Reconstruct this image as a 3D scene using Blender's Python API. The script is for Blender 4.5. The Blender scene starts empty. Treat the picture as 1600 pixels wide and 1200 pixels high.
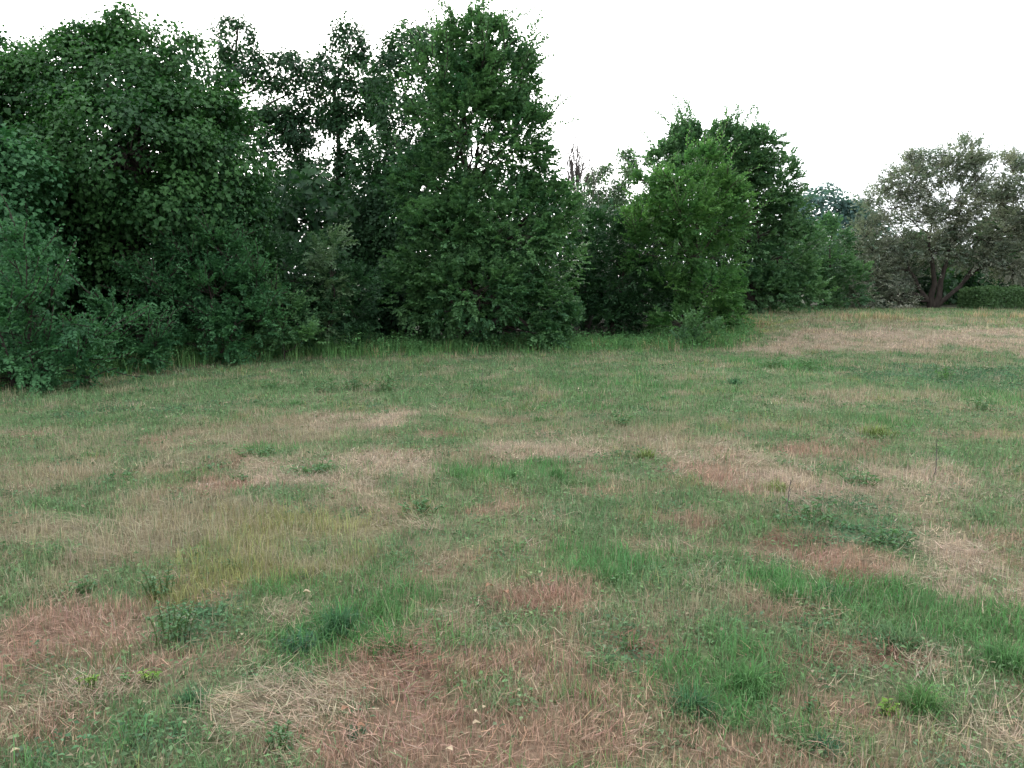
import bpy, math
import numpy as np

# ------------------------------------------------------------------ camera
F_PX = 1256.0                      # focal length in pixels of the 1600x1200 photograph
PITCH = math.atan(160.0 / F_PX)    # horizon at row 440
CAM = np.array([0.0, 0.0, 1.6])
scene = bpy.context.scene
col = scene.collection
cd = bpy.data.cameras.new('camera'); cam = bpy.data.objects.new('camera', cd); col.objects.link(cam)
cam.location = CAM; cam.rotation_euler = (math.pi / 2 - PITCH, 0, 0)
cd.sensor_fit = 'HORIZONTAL'; cd.sensor_width = 36.0; cd.lens = 36.0 * F_PX / 1600.0
cd.clip_start = 0.05; cd.clip_end = 5000
scene.camera = cam

# ------------------------------------------------------------------ sky, sun, exposure
SUN_EL, SUN_AZ = math.radians(24), math.radians(-14)     # azimuth clockwise from +Y (view direction)
w = bpy.data.worlds.new('World'); scene.world = w; w.use_nodes = True
nt = w.node_tree; nt.nodes.clear()
sky = nt.nodes.new('ShaderNodeTexSky'); sky.sky_type = 'NISHITA'; sky.sun_disc = False
sky.sun_elevation = SUN_EL; sky.sun_rotation = SUN_AZ; sky.air_density = 1.0; sky.dust_density = 4.0; sky.ozone_density = 1.0
hs = nt.nodes.new('ShaderNodeHueSaturation'); hs.inputs['Saturation'].default_value = 0.30
cl = nt.nodes.new('ShaderNodeMixRGB'); cl.inputs[0].default_value = 0.72       # thin even cloud veil
cl.inputs[2].default_value = (9.3, 9.9, 10.4, 1)
bg = nt.nodes.new('ShaderNodeBackground'); bg.inputs['Strength'].default_value = 0.115
out = nt.nodes.new('ShaderNodeOutputWorld')
nt.links.new(sky.outputs[0], hs.inputs['Color']); nt.links.new(hs.outputs[0], cl.inputs[1])
nt.links.new(cl.outputs[0], bg.inputs[0]); nt.links.new(bg.outputs[0], out.inputs[0])
sd = bpy.data.lights.new('sun', 'SUN'); so = bpy.data.objects.new('sun', sd); col.objects.link(so)
sd.energy = 1.2; sd.angle = math.radians(30); sd.color = (1.0, 0.95, 0.88)
so.rotation_euler = (math.pi / 2 - SUN_EL, 0, math.pi - SUN_AZ); so.location = (0, -5, 30)
vs = scene.view_settings
vs.view_transform = 'Standard'; vs.look = 'None'; vs.exposure = 1.33; vs.gamma = 1.0; vs.use_curve_mapping = False
cy = scene.cycles
cy.max_bounces = 6; cy.diffuse_bounces = 3; cy.glossy_bounces = 2; cy.transmission_bounces = 4; cy.transparent_max_bounces = 4
cy.use_denoising = True

# ------------------------------------------------------------------ small maths
rng = np.random.default_rng(11)
def sstep(t):
    t = np.clip(t, 0, 1); return t * t * (3 - 2 * t)
def _h(ix, iy, s):
    n = (ix.astype(np.int64) * 374761393 + iy.astype(np.int64) * 668265263 + s * 2147483647) & 0xffffffff
    n = ((n ^ (n >> 13)) * 1274126177) & 0xffffffff
    return ((n ^ (n >> 16)) & 0xffff) / 65535.0
def vnoise(x, y, s=0):
    x = np.asarray(x, float); y = np.asarray(y, float)
    ix = np.floor(x); iy = np.floor(y); fx = sstep(x - ix); fy = sstep(y - iy)
    a = _h(ix, iy, s); b = _h(ix + 1, iy, s); c = _h(ix, iy + 1, s); d = _h(ix + 1, iy + 1, s)
    return (a * (1 - fx) + b * fx) * (1 - fy) + (c * (1 - fx) + d * fx) * fy
def fbm(x, y, s=0, o=4):
    v = 0; a = 0.5; t = 0
    for k in range(o):
        v = v + a * vnoise(x * 2**k, y * 2**k, s + k * 17); t += a; a *= 0.55
    return v / t
def sn(x, y, s=0, o=3):
    return np.clip((fbm(x, y, s, o) - .5) * 2.4 + .5, 0, 1)
def unit(v):
    v = np.asarray(v, float); return v / np.maximum(np.linalg.norm(v, axis=-1, keepdims=True), 1e-9)
def zf(x, y):
    x = np.asarray(x, float); y = np.asarray(y, float)
    z = 0.58 * sstep((x - 2.0) / 7.0 + (y - 20) / 30) * sstep((y - 15.5) / 7.5)
    z = z + 0.10 * (fbm(x * 0.22, y * 0.22, 5, 2) - 0.5) * sstep((np.hypot(x, y) - 1) / 4)
    return z
Fv = np.array([0, math.cos(PITCH), -math.sin(PITCH)]); Uv = np.array([0, math.sin(PITCH), math.cos(PITCH)]); Xv = np.array([1.0, 0, 0])
def ray(u, v):
    return Fv + (u - 800) / F_PX * Xv - (v - 600) / F_PX * Uv
def at(u, v, Y):
    d = ray(u, v); return CAM + d * (Y / d[1])
def ground(u, v):
    d = ray(u, max(v, 452)); z = 0.0
    for _ in range(25):
        p = CAM + d * ((z - CAM[2]) / d[2]); z = 0.5 * z + 0.5 * float(zf(p[0], p[1]))
    return np.array([p[0], p[1], float(zf(p[0], p[1]))])

# ------------------------------------------------------------------ object helpers
def link(name, data=None, parent=None, **props):
    o = bpy.data.objects.new(name, data); col.objects.link(o)
    if parent is not None: o.parent = parent
    for k, v in props.items():
        if v: o[k] = v
    return o
def mesh(name, V, faces, mat=None, attrs=None, smooth=False):
    """faces: list of int arrays (n,k); attrs: {name: per-vertex float array or (n,3) colours}"""
    V = np.asarray(V, np.float32).reshape(-1, 3)
    me = bpy.data.meshes.new(name)
    faces = [np.asarray(f, np.int32) for f in faces if len(f)]
    loops = np.concatenate([f.ravel() for f in faces]); sizes = np.concatenate([np.full(len(f), f.shape[1]) for f in faces])
    me.vertices.add(len(V)); me.vertices.foreach_set('co', V.ravel())
    me.loops.add(len(loops)); me.loops.foreach_set('vertex_index', loops.astype(np.int32))
    me.polygons.add(len(sizes)); starts = np.concatenate([[0], np.cumsum(sizes)[:-1]])
    me.polygons.foreach_set('loop_start', starts.astype(np.int32))
    try: me.polygons.foreach_set('loop_total', sizes.astype(np.int32))
    except Exception: pass
    if smooth: me.polygons.foreach_set('use_smooth', np.ones(len(sizes), bool))
    for k, a in (attrs or {}).items():
        a = np.asarray(a, np.float32)
        if a.ndim == 1:
            at_ = me.attributes.new(k, 'FLOAT', 'POINT'); at_.data.foreach_set('value', a)
        else:
            at_ = me.attributes.new(k, 'FLOAT_COLOR', 'POINT')
            at_.data.foreach_set('color', np.concatenate([a, np.ones((len(a), 1), np.float32)], 1).ravel())
    if mat: me.materials.append(mat)
    me.update(calc_edges=True); me.validate()
    return me
class MB:
    """collects pieces of one mesh"""
    def __init__(s): s.V = []; s.T = []; s.Q = []; s.A = []; s.n = 0
    def add(s, V, T=None, Q=None, tint=None):
        V = np.asarray(V, float).reshape(-1, 3)
        if T is not None: s.T.append(np.asarray(T) + s.n)
        if Q is not None: s.Q.append(np.asarray(Q) + s.n)
        s.V.append(V); s.A.append(np.full(len(V), 0.5) if tint is None else np.broadcast_to(tint, len(V))); s.n += len(V)
    def mesh(s, name, mat, smooth=False):
        f = []
        if s.T: f.append(np.concatenate(s.T))
        if s.Q: f.append(np.concatenate(s.Q))
        return mesh(name, np.concatenate(s.V), f, mat, {'tint': np.concatenate(s.A)}, smooth)
def tube(mb, P, R, sides=6, tint=None):
    P = np.asarray(P, float); n = len(P); R = np.broadcast_to(R, n)
    tan = unit(np.gradient(P, axis=0)); ref = np.array([0.31, 0.2, 0.93]) if abs(tan[0][2]) < 0.9 else np.array([1.0, 0.1, 0])
    a = unit(np.cross(tan, ref)); b = np.cross(tan, a)
    th = np.arange(sides) * 2 * math.pi / sides
    ring = P[:, None] + R[:, None, None] * (np.cos(th)[None, :, None] * a[:, None] + np.sin(th)[None, :, None] * b[:, None])
    i = np.arange(n - 1)[:, None] * sides; j = np.arange(sides)[None]; j2 = (j + 1) % sides
    Q = np.stack([i + j, i + j2, i + sides + j2, i + sides + j], -1).reshape(-1, 4)
    mb.add(ring.reshape(-1, 3), Q=Q, tint=tint)
def wander(p0, p1, n, amp, r, droop=0.0):
    p0 = np.asarray(p0, float); p1 = np.asarray(p1, float)
    t = np.linspace(0, 1, n)[:, None]; L = np.linalg.norm(p1 - p0)
    j = np.cumsum(r.normal(0, 1, (n, 3)), 0); j = j - j[0] - t * (j[-1] - j[0])
    P = p0 + (p1 - p0) * t + j * amp * L / n
    P[:, 2] += droop * L * np.sin(math.pi * t[:, 0])
    return P

# ------------------------------------------------------------------ materials
def new_mat(name):
    m = bpy.data.materials.new(name); m.use_nodes = True; m.node_tree.nodes.clear(); return m, m.node_tree
def N(t, kind, **kw):
    n = t.nodes.new(kind)
    for k, v in kw.items(): setattr(n, k, v)
    return n
def leaf_mat(name, ca, cb, trans=0.28, rough=0.5, spec=0.2, tcol=1.35):
    """leaf: colour runs between two greens by leaf and by clump; some light passes through"""
    m, t = new_mat(name)
    ta = N(t, 'ShaderNodeAttribute', attribute_name='tint'); ca_ = N(t, 'ShaderNodeMixRGB')
    ca_.inputs[1].default_value = (*ca, 1); ca_.inputs[2].default_value = (*cb, 1)
    t.links.new(ta.outputs['Fac'], ca_.inputs[0])
    p = N(t, 'ShaderNodeBsdfPrincipled'); p.inputs['Roughness'].default_value = rough; p.inputs['Specular IOR Level'].default_value = spec
    tr = N(t, 'ShaderNodeBsdfTranslucent'); mu = N(t, 'ShaderNodeMixRGB', blend_type='MULTIPLY'); mu.inputs[0].default_value = 1
    mu.inputs[2].default_value = (tcol * 0.95, tcol * 1.15, tcol * 0.72, 1)
    mx = N(t, 'ShaderNodeMixShader'); mx.inputs[0].default_value = trans; o = N(t, 'ShaderNodeOutputMaterial')
    t.links.new(ca_.outputs[0], p.inputs['Base Color']); t.links.new(ca_.outputs[0], mu.inputs[1]); t.links.new(mu.outputs[0], tr.inputs[0])
    t.links.new(p.outputs[0], mx.inputs[1]); t.links.new(tr.outputs[0], mx.inputs[2]); t.links.new(mx.outputs[0], o.inputs[0])
    return m
def bark_mat(name, c1, c2, scale=9.0):
    m, t = new_mat(name)
    tc = N(t, 'ShaderNodeTexCoord'); mp = N(t, 'ShaderNodeMapping'); mp.inputs['Scale'].default_value = (1, 1, 0.25)
    n1 = N(t, 'ShaderNodeTexNoise'); n1.inputs['Scale'].default_value = scale; n1.inputs['Detail'].default_value = 6; n1.inputs['Roughness'].default_value = 0.7
    r = N(t, 'ShaderNodeValToRGB'); r.color_ramp.elements[0].color = (*c1, 1); r.color_ramp.elements[1].color = (*c2, 1)
    r.color_ramp.elements[0].position = 0.35; r.color_ramp.elements[1].position = 0.65
    b = N(t, 'ShaderNodeBump'); b.inputs['Strength'].default_value = 0.7; b.inputs['Distance'].default_value = 0.03
    p = N(t, 'ShaderNodeBsdfPrincipled'); p.inputs['Roughness'].default_value = 0.9; p.inputs['Specular IOR Level'].default_value = 0.15
    o = N(t, 'ShaderNodeOutputMaterial')
    t.links.new(tc.outputs['Object'], mp.inputs[0]); t.links.new(mp.outputs[0], n1.inputs[0]); t.links.new(n1.outputs[0], r.inputs[0]); t.links.new(r.outputs[0], p.inputs['Base Color'])
    t.links.new(n1.outputs[0], b.inputs['Height']); t.links.new(b.outputs[0], p.inputs['Normal']); t.links.new(p.outputs[0], o.inputs[0])
    return m
def ground_mat():
    """soil and thatch: the mapped cover colour, broken up by straw-like and crumbly noise"""
    m, t = new_mat('soil_and_thatch')
    a = N(t, 'ShaderNodeAttribute', attribute_name='cover'); g = N(t, 'ShaderNodeNewGeometry')
    n1 = N(t, 'ShaderNodeTexNoise'); n1.inputs['Scale'].default_value = 38; n1.inputs['Detail'].default_value = 8; n1.inputs['Roughness'].default_value = 0.75
    n2 = N(t, 'ShaderNodeTexNoise'); n2.inputs['Scale'].default_value = 5; n2.inputs['Detail'].default_value = 5
    r1 = N(t, 'ShaderNodeMapRange'); r1.inputs['From Min'].default_value = 0.3; r1.inputs['From Max'].default_value = 0.7; r1.inputs['To Min'].default_value = 0.35; r1.inputs['To Max'].default_value = 1.6
    r2 = N(t, 'ShaderNodeMapRange'); r2.inputs['From Min'].default_value = 0.3; r2.inputs['From Max'].default_value = 0.7; r2.inputs['To Min'].default_value = 0.75; r2.inputs['To Max'].default_value = 1.25
    mm = N(t, 'ShaderNodeMath', operation='MULTIPLY'); mu = N(t, 'ShaderNodeMixRGB', blend_type='MULTIPLY'); mu.inputs[0].default_value = 1
    b = N(t, 'ShaderNodeBump'); b.inputs['Strength'].default_value = 0.8; b.inputs['Distance'].default_value = 0.03
    p = N(t, 'ShaderNodeBsdfPrincipled'); p.inputs['Roughness'].default_value = 0.95; p.inputs['Specular IOR Level'].default_value = 0.1; o = N(t, 'ShaderNodeOutputMaterial')
    for n in (n1, n2): t.links.new(g.outputs['Position'], n.inputs[0])
    t.links.new(n1.outputs[0], r1.inputs[0]); t.links.new(n2.outputs[0], r2.inputs[0]); t.links.new(r1.outputs[0], mm.inputs[0]); t.links.new(r2.outputs[0], mm.inputs[1])
    t.links.new(a.outputs['Color'], mu.inputs[1]); t.links.new(mm.outputs[0], mu.inputs[2]); t.links.new(mu.outputs[0], p.inputs['Base Color'])
    t.links.new(n1.outputs[0], b.inputs['Height']); t.links.new(b.outputs[0], p.inputs['Normal']); t.links.new(p.outputs[0], o.inputs[0])
    return m
BARK = bark_mat('grey_brown_bark', (0.035, 0.028, 0.022), (0.10, 0.085, 0.07))
BARK_DARK = bark_mat('dark_bark', (0.02, 0.016, 0.014), (0.06, 0.048, 0.04))
DEADWOOD = bark_mat('dead_wood', (0.06, 0.052, 0.048), (0.14, 0.12, 0.11), 20)
L_MAPLE = leaf_mat('maple_leaf', (0.020, 0.064, 0.023), (0.060, 0.148, 0.043))
L_ELM = leaf_mat('elm_leaf', (0.036, 0.098, 0.043), (0.106, 0.212, 0.080))
L_SCRUB = leaf_mat('scrub_leaf', (0.028, 0.094, 0.040), (0.070, 0.178, 0.070))
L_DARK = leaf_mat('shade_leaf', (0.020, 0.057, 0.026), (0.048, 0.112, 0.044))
L_BRIGHT = leaf_mat('fresh_leaf', (0.052, 0.138, 0.044), (0.116, 0.230, 0.070), 0.33)
L_PALE = leaf_mat('pale_leaf', (0.070, 0.125, 0.062), (0.135, 0.205, 0.105))
L_ELM_LIGHT = leaf_mat('light_elm_leaf', (0.050, 0.118, 0.056), (0.120, 0.225, 0.096))
L_OLIVE = leaf_mat('grey_olive_leaf', (0.125, 0.168, 0.125), (0.270, 0.265, 0.212), 0.25)
L_HAZE = leaf_mat('haze_tinted_leaf', (0.055, 0.110, 0.100), (0.095, 0.165, 0.145))  # distance haze painted into the leaf colour of the far trees
L_HEDGE = leaf_mat('hedge_leaf', (0.040, 0.085, 0.035), (0.085, 0.150, 0.055))
L_WEED = leaf_mat('weed_leaf', (0.055, 0.125, 0.055), (0.115, 0.215, 0.090))
L_LIME = leaf_mat('lime_weed_leaf', (0.10, 0.19, 0.035), (0.21, 0.32, 0.06))

# ------------------------------------------------------------------ what covers the ground, patch by patch
C_GREEN = np.array([0.122, 0.216, 0.092]); C_LUSH = np.array([0.080, 0.205, 0.064]); C_BLUE = np.array([0.080, 0.175, 0.085])
C_BEIGE = np.array([0.300, 0.258, 0.168]); C_RED = np.array([0.345, 0.222, 0.162]); C_PINK = np.array([0.415, 0.325, 0.238])
C_YEL = np.array([0.240, 0.250, 0.095]); C_SOIL = np.array([0.190, 0.098, 0.070]); C_STRAW = np.array([0.335, 0.262, 0.185])
KIND = ['green', 'lush', 'blue', 'beige', 'red', 'pink', 'yel', 'soil', 'straw']
CMAP = np.array([C_GREEN, C_LUSH, C_BLUE, C_BEIGE, C_RED, C_PINK, C_YEL, C_SOIL, C_STRAW])
PATCHES = [  # column, row, half width, half height (photograph pixels), kind, strength
    (350, 625, 380, 28, 'green', 1.0), (250, 640, 120, 10, 'blue', .6), (800, 580, 420, 24, 'green', 0.8), (300, 700, 260, 40, 'beige', .7), (560, 740, 130, 24, 'pink', .7), (1180, 720, 180, 40, 'pink', .6), (1000, 610, 200, 20, 'lush', 0.5), (120, 680, 160, 30, 'green', 0.7),
    (590, 600, 45, 10, 'blue', 1.2), (200, 608, 50, 6, 'beige', 0.8),
    (1380, 522, 260, 14, 'pink', 1.9), (1320, 545, 170, 10, 'pink', 1.4), (1400, 500, 240, 6, 'beige', 1.3), (1560, 545, 80, 14, 'pink', 1.0), (1180, 508, 60, 8, 'yel', 1.5), (1190, 530, 60, 10, 'green', 1.2), (1330, 507, 60, 4, 'green', .8), (1500, 512, 50, 5, 'green', .6),
    (1500, 585, 150, 18, 'blue', 1.4), (1215, 568, 55, 9, 'lush', 1.6), (1330, 600, 90, 10, 'green', 0.8), (1400, 625, 120, 12, 'beige', 0.9), (1540, 625, 60, 12, 'lush', 1.0),
    (1370, 665, 45, 16, 'lush', 1.3), (560, 655, 70, 12, 'pink', 1.6), (600, 720, 85, 18, 'pink', 1.9), (400, 745, 110, 20, 'pink', 1.6), (300, 755, 60, 15, 'red', 1.2),
    (360, 690, 80, 14, 'beige', 1.4), (760, 690, 45, 10, 'pink', 1.2), (860, 700, 105, 15, 'pink', 1.4), (450, 665, 80, 8, 'beige', 1.0), (110, 750, 60, 14, 'beige', 1.1),
    (1110, 740, 75, 24, 'red', 1.6), (1230, 760, 75, 24, 'pink', 1.5), (1280, 700, 55, 12, 'red', 1.0), (1020, 690, 120, 14, 'beige', 0.9),
    (830, 735, 95, 17, 'lush', 1.7), (880, 790, 120, 40, 'green', 0.9), (1170, 640, 130, 20, 'green', 0.9), (640, 690, 90, 9, 'green', 0.8), (500, 730, 40, 9, 'green', 1.1), (415, 705, 40, 9, 'lush', 1.2),
    (250, 825, 290, 50, 'beige', 1.2), (470, 850, 200, 50, 'beige', 0.8), (420, 830, 140, 40, 'yel', 0.7), (370, 930, 110, 55, 'yel', 1.1), (90, 800, 70, 22, 'green', 0.9), (200, 760, 40, 10, 'green', 1.0),
    (70, 970, 130, 60, 'red', 1.3), (160, 1000, 120, 40, 'red', 1.1), (110, 900, 110, 40, 'beige', 1.0), (30, 1030, 60, 40, 'soil', 0.5),
    (560, 955, 110, 50, 'lush', 1.7), (520, 1010, 120, 45, 'lush', 1.5), (470, 925, 70, 28, 'lush', 1.0), (430, 955, 60, 30, 'straw', 1.1), (270, 1010, 60, 90, 'blue', 1.5),
    (410, 1110, 130, 45, 'straw', 2.0), (780, 1100, 190, 110, 'red', 3.6), (640, 1160, 170, 60, 'red', 2.6), (480, 1165, 120, 40, 'pink', 1.2), (640, 1050, 60, 30, 'soil', 1.1),
    (850, 925, 90, 22, 'red', 1.4), (790, 935, 45, 16, 'soil', 1.3), (1215, 855, 60, 24, 'soil', 1.6), (1310, 875, 80, 14, 'red', 1.5), (1385, 915, 45, 18, 'soil', 1.4), (1545, 905, 90, 40, 'pink', 1.7), (1480, 850, 70, 20, 'pink', 1.2),
    (950, 890, 80, 28, 'lush', 1.2), (1260, 920, 90, 28, 'lush', 1.5), (1130, 880, 70, 28, 'lush', 0.8), (1410, 990, 65, 36, 'lush', 1.4), (1560, 1000, 70, 60, 'lush', 1.5), (1080, 1080, 120, 60, 'lush', 1.3), (1180, 1015, 80, 46, 'lush', 1.4), (1440, 1085, 70, 50, 'lush', 1.3),
    (1000, 985, 80, 26, 'soil', 0.9), (900, 1000, 60, 30, 'red', 0.9), (1340, 1110, 80, 36, 'red', 1.5), (1310, 1025, 110, 12, 'soil', 1.2), (1230, 1185, 240, 18, 'red', 1.8), (1440, 1035, 70, 14, 'pink', 1.2), (1230, 960, 60, 14, 'red', 0.9),
    (150, 1150, 170, 60, 'green', 0.8), (120, 1090, 150, 40, 'straw', 1.2), (220, 1050, 110, 40, 'red', 1.0), (60, 1160, 70, 40, 'red', .8), (960, 1150, 90, 40, 'green', 0.8), (1560, 720, 110, 70, 'green', 1.0), (1290, 805, 80, 22, 'blue', 1.3), (1450, 755, 110, 40, 'pink', 0.6), (1390, 838, 50, 16, 'blue', 1.2),
    (720, 810, 120, 20, 'straw', 0.7), (780, 800, 50, 10, 'red', 0.7), (640, 870, 140, 30, 'green', 0.5), (1000, 830, 140, 25, 'green', 0.6), (1100, 815, 60, 12, 'red', 0.4)]
PW = []
for (u, v, ru, rv, k, s) in PATCHES:
    c = ground(u, v); n_ = ground(u, v + rv); f_ = ground(u, max(v - rv, 474)); e_ = ground(u + ru, v)
    PW.append((c[0], c[1], abs(e_[0] - c[0]), max(0.5 * (f_[1] - n_[1]), 0.1), KIND.index(k), s))
def cover(x, y):
    """weights of the nine kinds of cover at ground points"""
    x = np.asarray(x, float).ravel(); y = np.asarray(y, float).ravel()
    W = np.zeros((len(x), 9))
    n1 = fbm(x * 0.9, y * 0.9, 21); n2 = fbm(x * 2.6, y * 2.6, 31); n3 = sn(x * 4.2, y * 4.2, 41, 3)
    W[:, 0] = 0.72 + 0.7 * (n1 - 0.5); W[:, 3] = 0.27 + 1.5 * (n2 - 0.5); W[:, 2] = 0.20 + 0.5 * (n3 - 0.5); W[:, 1] = 0.12 + 1.2 * (fbm(x * 3.1, y * 3.1, 51) - 0.5)
    W[:, 5] = 0.10 + 1.3 * (fbm(x * 1.9, y * 1.9, 61) - 0.5); W[:, 6] = 0.08 + 0.8 * (fbm(x * 2.2, y * 2.2, 71) - 0.5)
    near = sstep((13 - y) / 8)
    W[:, 4] = near * (0.24 + 1.6 * (fbm(x * 2.9, y * 2.9, 81) - 0.5)); W[:, 7] = near * (0.10 + 1.5 * (fbm(x * 3.7, y * 3.7, 91) - 0.5))
    W = np.maximum(W, 0)
    wx = x + 0.62 * (fbm(x * 1.7, y * 1.7, 7, 3) - 0.5) * np.clip(y / 6, 0.5, 2.5); wy = y + 0.75 * (fbm(x * 1.7, y * 1.7, 9, 3) - 0.5) * np.clip(y / 6, 0.5, 2.5)
    ew = 0.9 * (sn(x * 1.5, y * 1.2, 301) - .5) + 0.7 * (n3 - .5)
    for (cx, cy_, rx, ry, k, s) in PW:
        d = np.hypot((wx - cx) / rx, (wy - cy_) / ry) + ew; a = s * sstep((1.55 - d) / 1.1) * (0.35 + 1.1 * n3)
        W *= (1 - 0.72 * np.clip(a, 0, 1))[:, None]; W[:, k] += a
    for k in range(9): W[:, k] *= (0.22 + 1.5 * sn(x * 3.4 + 3.1 * k, y * 3.0, 200 + k, 3)) ** 1.5     # every kind grows in tufts
    return W / W.sum(1, keepdims=True)

# ------------------------------------------------------------------ the edge of the trees, as a line over the ground
EDGE_UV = [(-420, 700), (-150, 625), (0, 606), (150, 585), (300, 563), (450, 553), (700, 545), (900, 541), (1050, 535), (1130, 532), (1165, 503), (1300, 496), (1600, 497), (1950, 500)]
EDGE = np.array([ground(u, v)[:2] for u, v in EDGE_UV])
def edge_y(x):
    return np.interp(x, EDGE[:, 0], EDGE[:, 1])

# ------------------------------------------------------------------ ground sheet
def axis(lo, hi, step, far):
    a = np.arange(lo, hi + step / 2, step); g = np.geomspace(0.4, 1, 12); 
    ext = step * 1.6 ** np.arange(1, 30); ext = np.cumsum(ext); ext = ext[ext < far]
    return np.concatenate([lo - ext[::-1], a, hi + ext])
gx = axis(-22, 26, 0.23, 1500); gy = axis(-2, 36, 0.23, 1500)
GX, GY = np.meshgrid(gx, gy)
GZ = zf(GX, GY) + 0.035 * (fbm(GX * 2.3, GY * 2.3, 15, 3) - 0.5)
Wg = cover(GX, GY)
gc = Wg @ CMAP
gc = gc * 0.5 + np.array([0.19, 0.125, 0.085]) * 0.25                     # thatch and earth between the blades
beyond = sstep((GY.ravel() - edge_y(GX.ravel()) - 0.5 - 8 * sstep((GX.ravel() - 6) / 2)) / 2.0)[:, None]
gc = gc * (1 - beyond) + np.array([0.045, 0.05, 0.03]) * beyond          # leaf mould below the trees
nx, ny = len(gx), len(gy)
i = np.arange(ny - 1)[:, None] * nx; j = np.arange(nx - 1)[None]
Q = np.stack([i + j, i + j + 1, i + nx + j + 1, i + nx + j], -1).reshape(-1, 4)
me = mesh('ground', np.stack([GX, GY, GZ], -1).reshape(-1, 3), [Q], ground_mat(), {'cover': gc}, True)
link('ground', me, kind='structure', label='mown meadow ground of dry soil and thatch in patches')

# ------------------------------------------------------------------ leaves, trees, shrubs
def leaf_quads(P, D, Nn, L, W, fold=0.22):
    """folded rhombic leaves: base P, axis D, face normal Nn"""
    D = unit(D); S = unit(np.cross(D, Nn)); Nn = np.cross(S, D)
    L = np.asarray(L)[:, None]; W = np.asarray(W)[:, None]
    mid = P + D * L * 0.45
    V = np.stack([P, mid + S * W * 0.5 + Nn * W * fold, P + D * L - Nn * L * 0.12, mid - S * W * 0.5 + Nn * W * fold], 1).reshape(-1, 3)
    b = np.arange(len(P))[:, None] * 4
    T = np.concatenate([b + np.array([[0, 1, 2]]), b + np.array([[0, 2, 3]])])
    return V, T
def rand_dir(n, r):
    v = r.normal(0, 1, (n, 3)); return unit(v)
STYLES = {  # clump radius, clumps per m2 of lobe surface, sprays per clump, leaves per spray, spray length, leaf length, leaf width/length, type
    'maple': dict(cr=0.52, cd=2.3, ns=17, nl=14, sl=0.30, ll=0.092, lw=0.95, typ='umbrella', up=0.5, shell=.6, flat=.78),
    'elm':   dict(cr=0.52, cd=2.35, ns=20, nl=14, sl=0.32, ll=0.100, lw=0.78, typ='spray', up=0.6, shell=.45, flat=.9, shoot=1.15),
    'scrub': dict(cr=0.40, cd=2.8, ns=14, nl=16, sl=0.38, ll=0.074, lw=0.72, typ='spray', up=0.5, shell=.4, flat=.8, shoot=.85),
    'sparse': dict(cr=0.55, cd=1.15, ns=16, nl=13, sl=0.30, ll=0.105, lw=0.8, typ='umbrella', up=0.5, shell=.35, flat=.7),
    'bright': dict(cr=0.56, cd=1.6, ns=30, nl=13, sl=0.26, ll=0.080, lw=0.66, typ='umbrella', up=0.5, shell=.5, flat=.7),
    'olive': dict(cr=0.60, cd=2.0, ns=17, nl=12, sl=0.46, ll=0.108, lw=0.62, typ='spray', up=0.6, shell=.2, flat=.8),
    'far':   dict(cr=1.3, cd=0.25, ns=14, nl=10, sl=0.9, ll=0.42, lw=0.8, typ='umbrella', up=0.5, shell=.4, flat=.8)}
def crown_from_clumps(CC, CRad, Out, st, r, hint=None):
    """CC clump centres, CRad radii, Out outward unit vectors -> leaf mesh arrays"""
    nC = len(CC); ns, nl = st['ns'], st['nl']
    n = nC * ns
    cid = np.repeat(np.arange(nC), ns)
    d = rand_dir(n, r); d = unit(d + 0.75 * Out[cid] + np.array([0, 0, 0.35]))       # sprays on the outer, upper side of the clump
    rad = CRad[cid] * r.uniform(st['shell'], 1.0, n)
    SP = CC[cid] + d * rad[:, None] * np.array([1.08, 1.08, st['flat']])
    SD = unit(d * 0.8 + Out[cid] * 0.5 + np.array([0, 0, st['up']]) + 0.45 * rand_dir(n, r))
    SL = st['sl'] * r.uniform(0.6, 1.25, n)
    m = n * nl; sid = np.repeat(np.arange(n), nl)
    k = np.tile(np.arange(nl), n)
    ctint = np.clip(r.normal(0.45, 0.26, nC), 0, 1); stint = r.uniform(-0.15, 0.15, n)
    if st['typ'] == 'spray':
        t = (k + r.uniform(0, 0.8, m)) / nl
        P = SP[sid] + SD[sid] * (SL[sid] * t)[:, None]
        P[:, 2] -= (0.22 * SL[sid] * t * t)
        side = unit(np.cross(SD, np.array([0, 0, 1.0]) + 0.5 * rand_dir(n, r)))
        sg = np.where(k % 2 == 0, 1.0, -1.0)[:, None]
        D = unit(SD[sid] * 0.65 + side[sid] * sg + 0.5 * rand_dir(m, r) + np.array([0, 0, -.2]))
        NN = unit(np.cross(side, SD))[sid]; NN = NN * np.where(NN[:, 2:3] < 0, -1, 1)
        NN = unit(NN + 0.75 * rand_dir(m, r) + np.array([0, -0.15, 0.35]))
        LL = st['ll'] * r.uniform(0.5, 1.3, m) * (1.05 - 0.35 * t)
    else:
        e = rand_dir(m, r); e = unit(e + 0.8 * SD[sid])
        P = SP[sid] + e * (SL[sid] * r.uniform(0.1, 1.0, m) ** 0.7)[:, None]
        D = unit(e * 0.8 + 0.5 * rand_dir(m, r) + np.array([0, 0, -0.55]))                # blades hang outward
        NN = unit(np.array([0, 0, 0.55]) + 0.9 * d[sid] + 0.3 * e + 0.45 * rand_dir(m, r))
        LL = st['ll'] * r.uniform(0.5, 1.3, m)
    tint = np.clip(ctint[cid][sid] + stint[sid] + r.normal(0, 0.16, m), 0, 1)
    V, T = leaf_quads(P, D, NN, LL, LL * st['lw'] * r.uniform(0.85, 1.15, m))
    return V, T, np.repeat(tint, 4), (SP, SD, SL, cid)
LEAFTRIS = [0]
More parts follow.
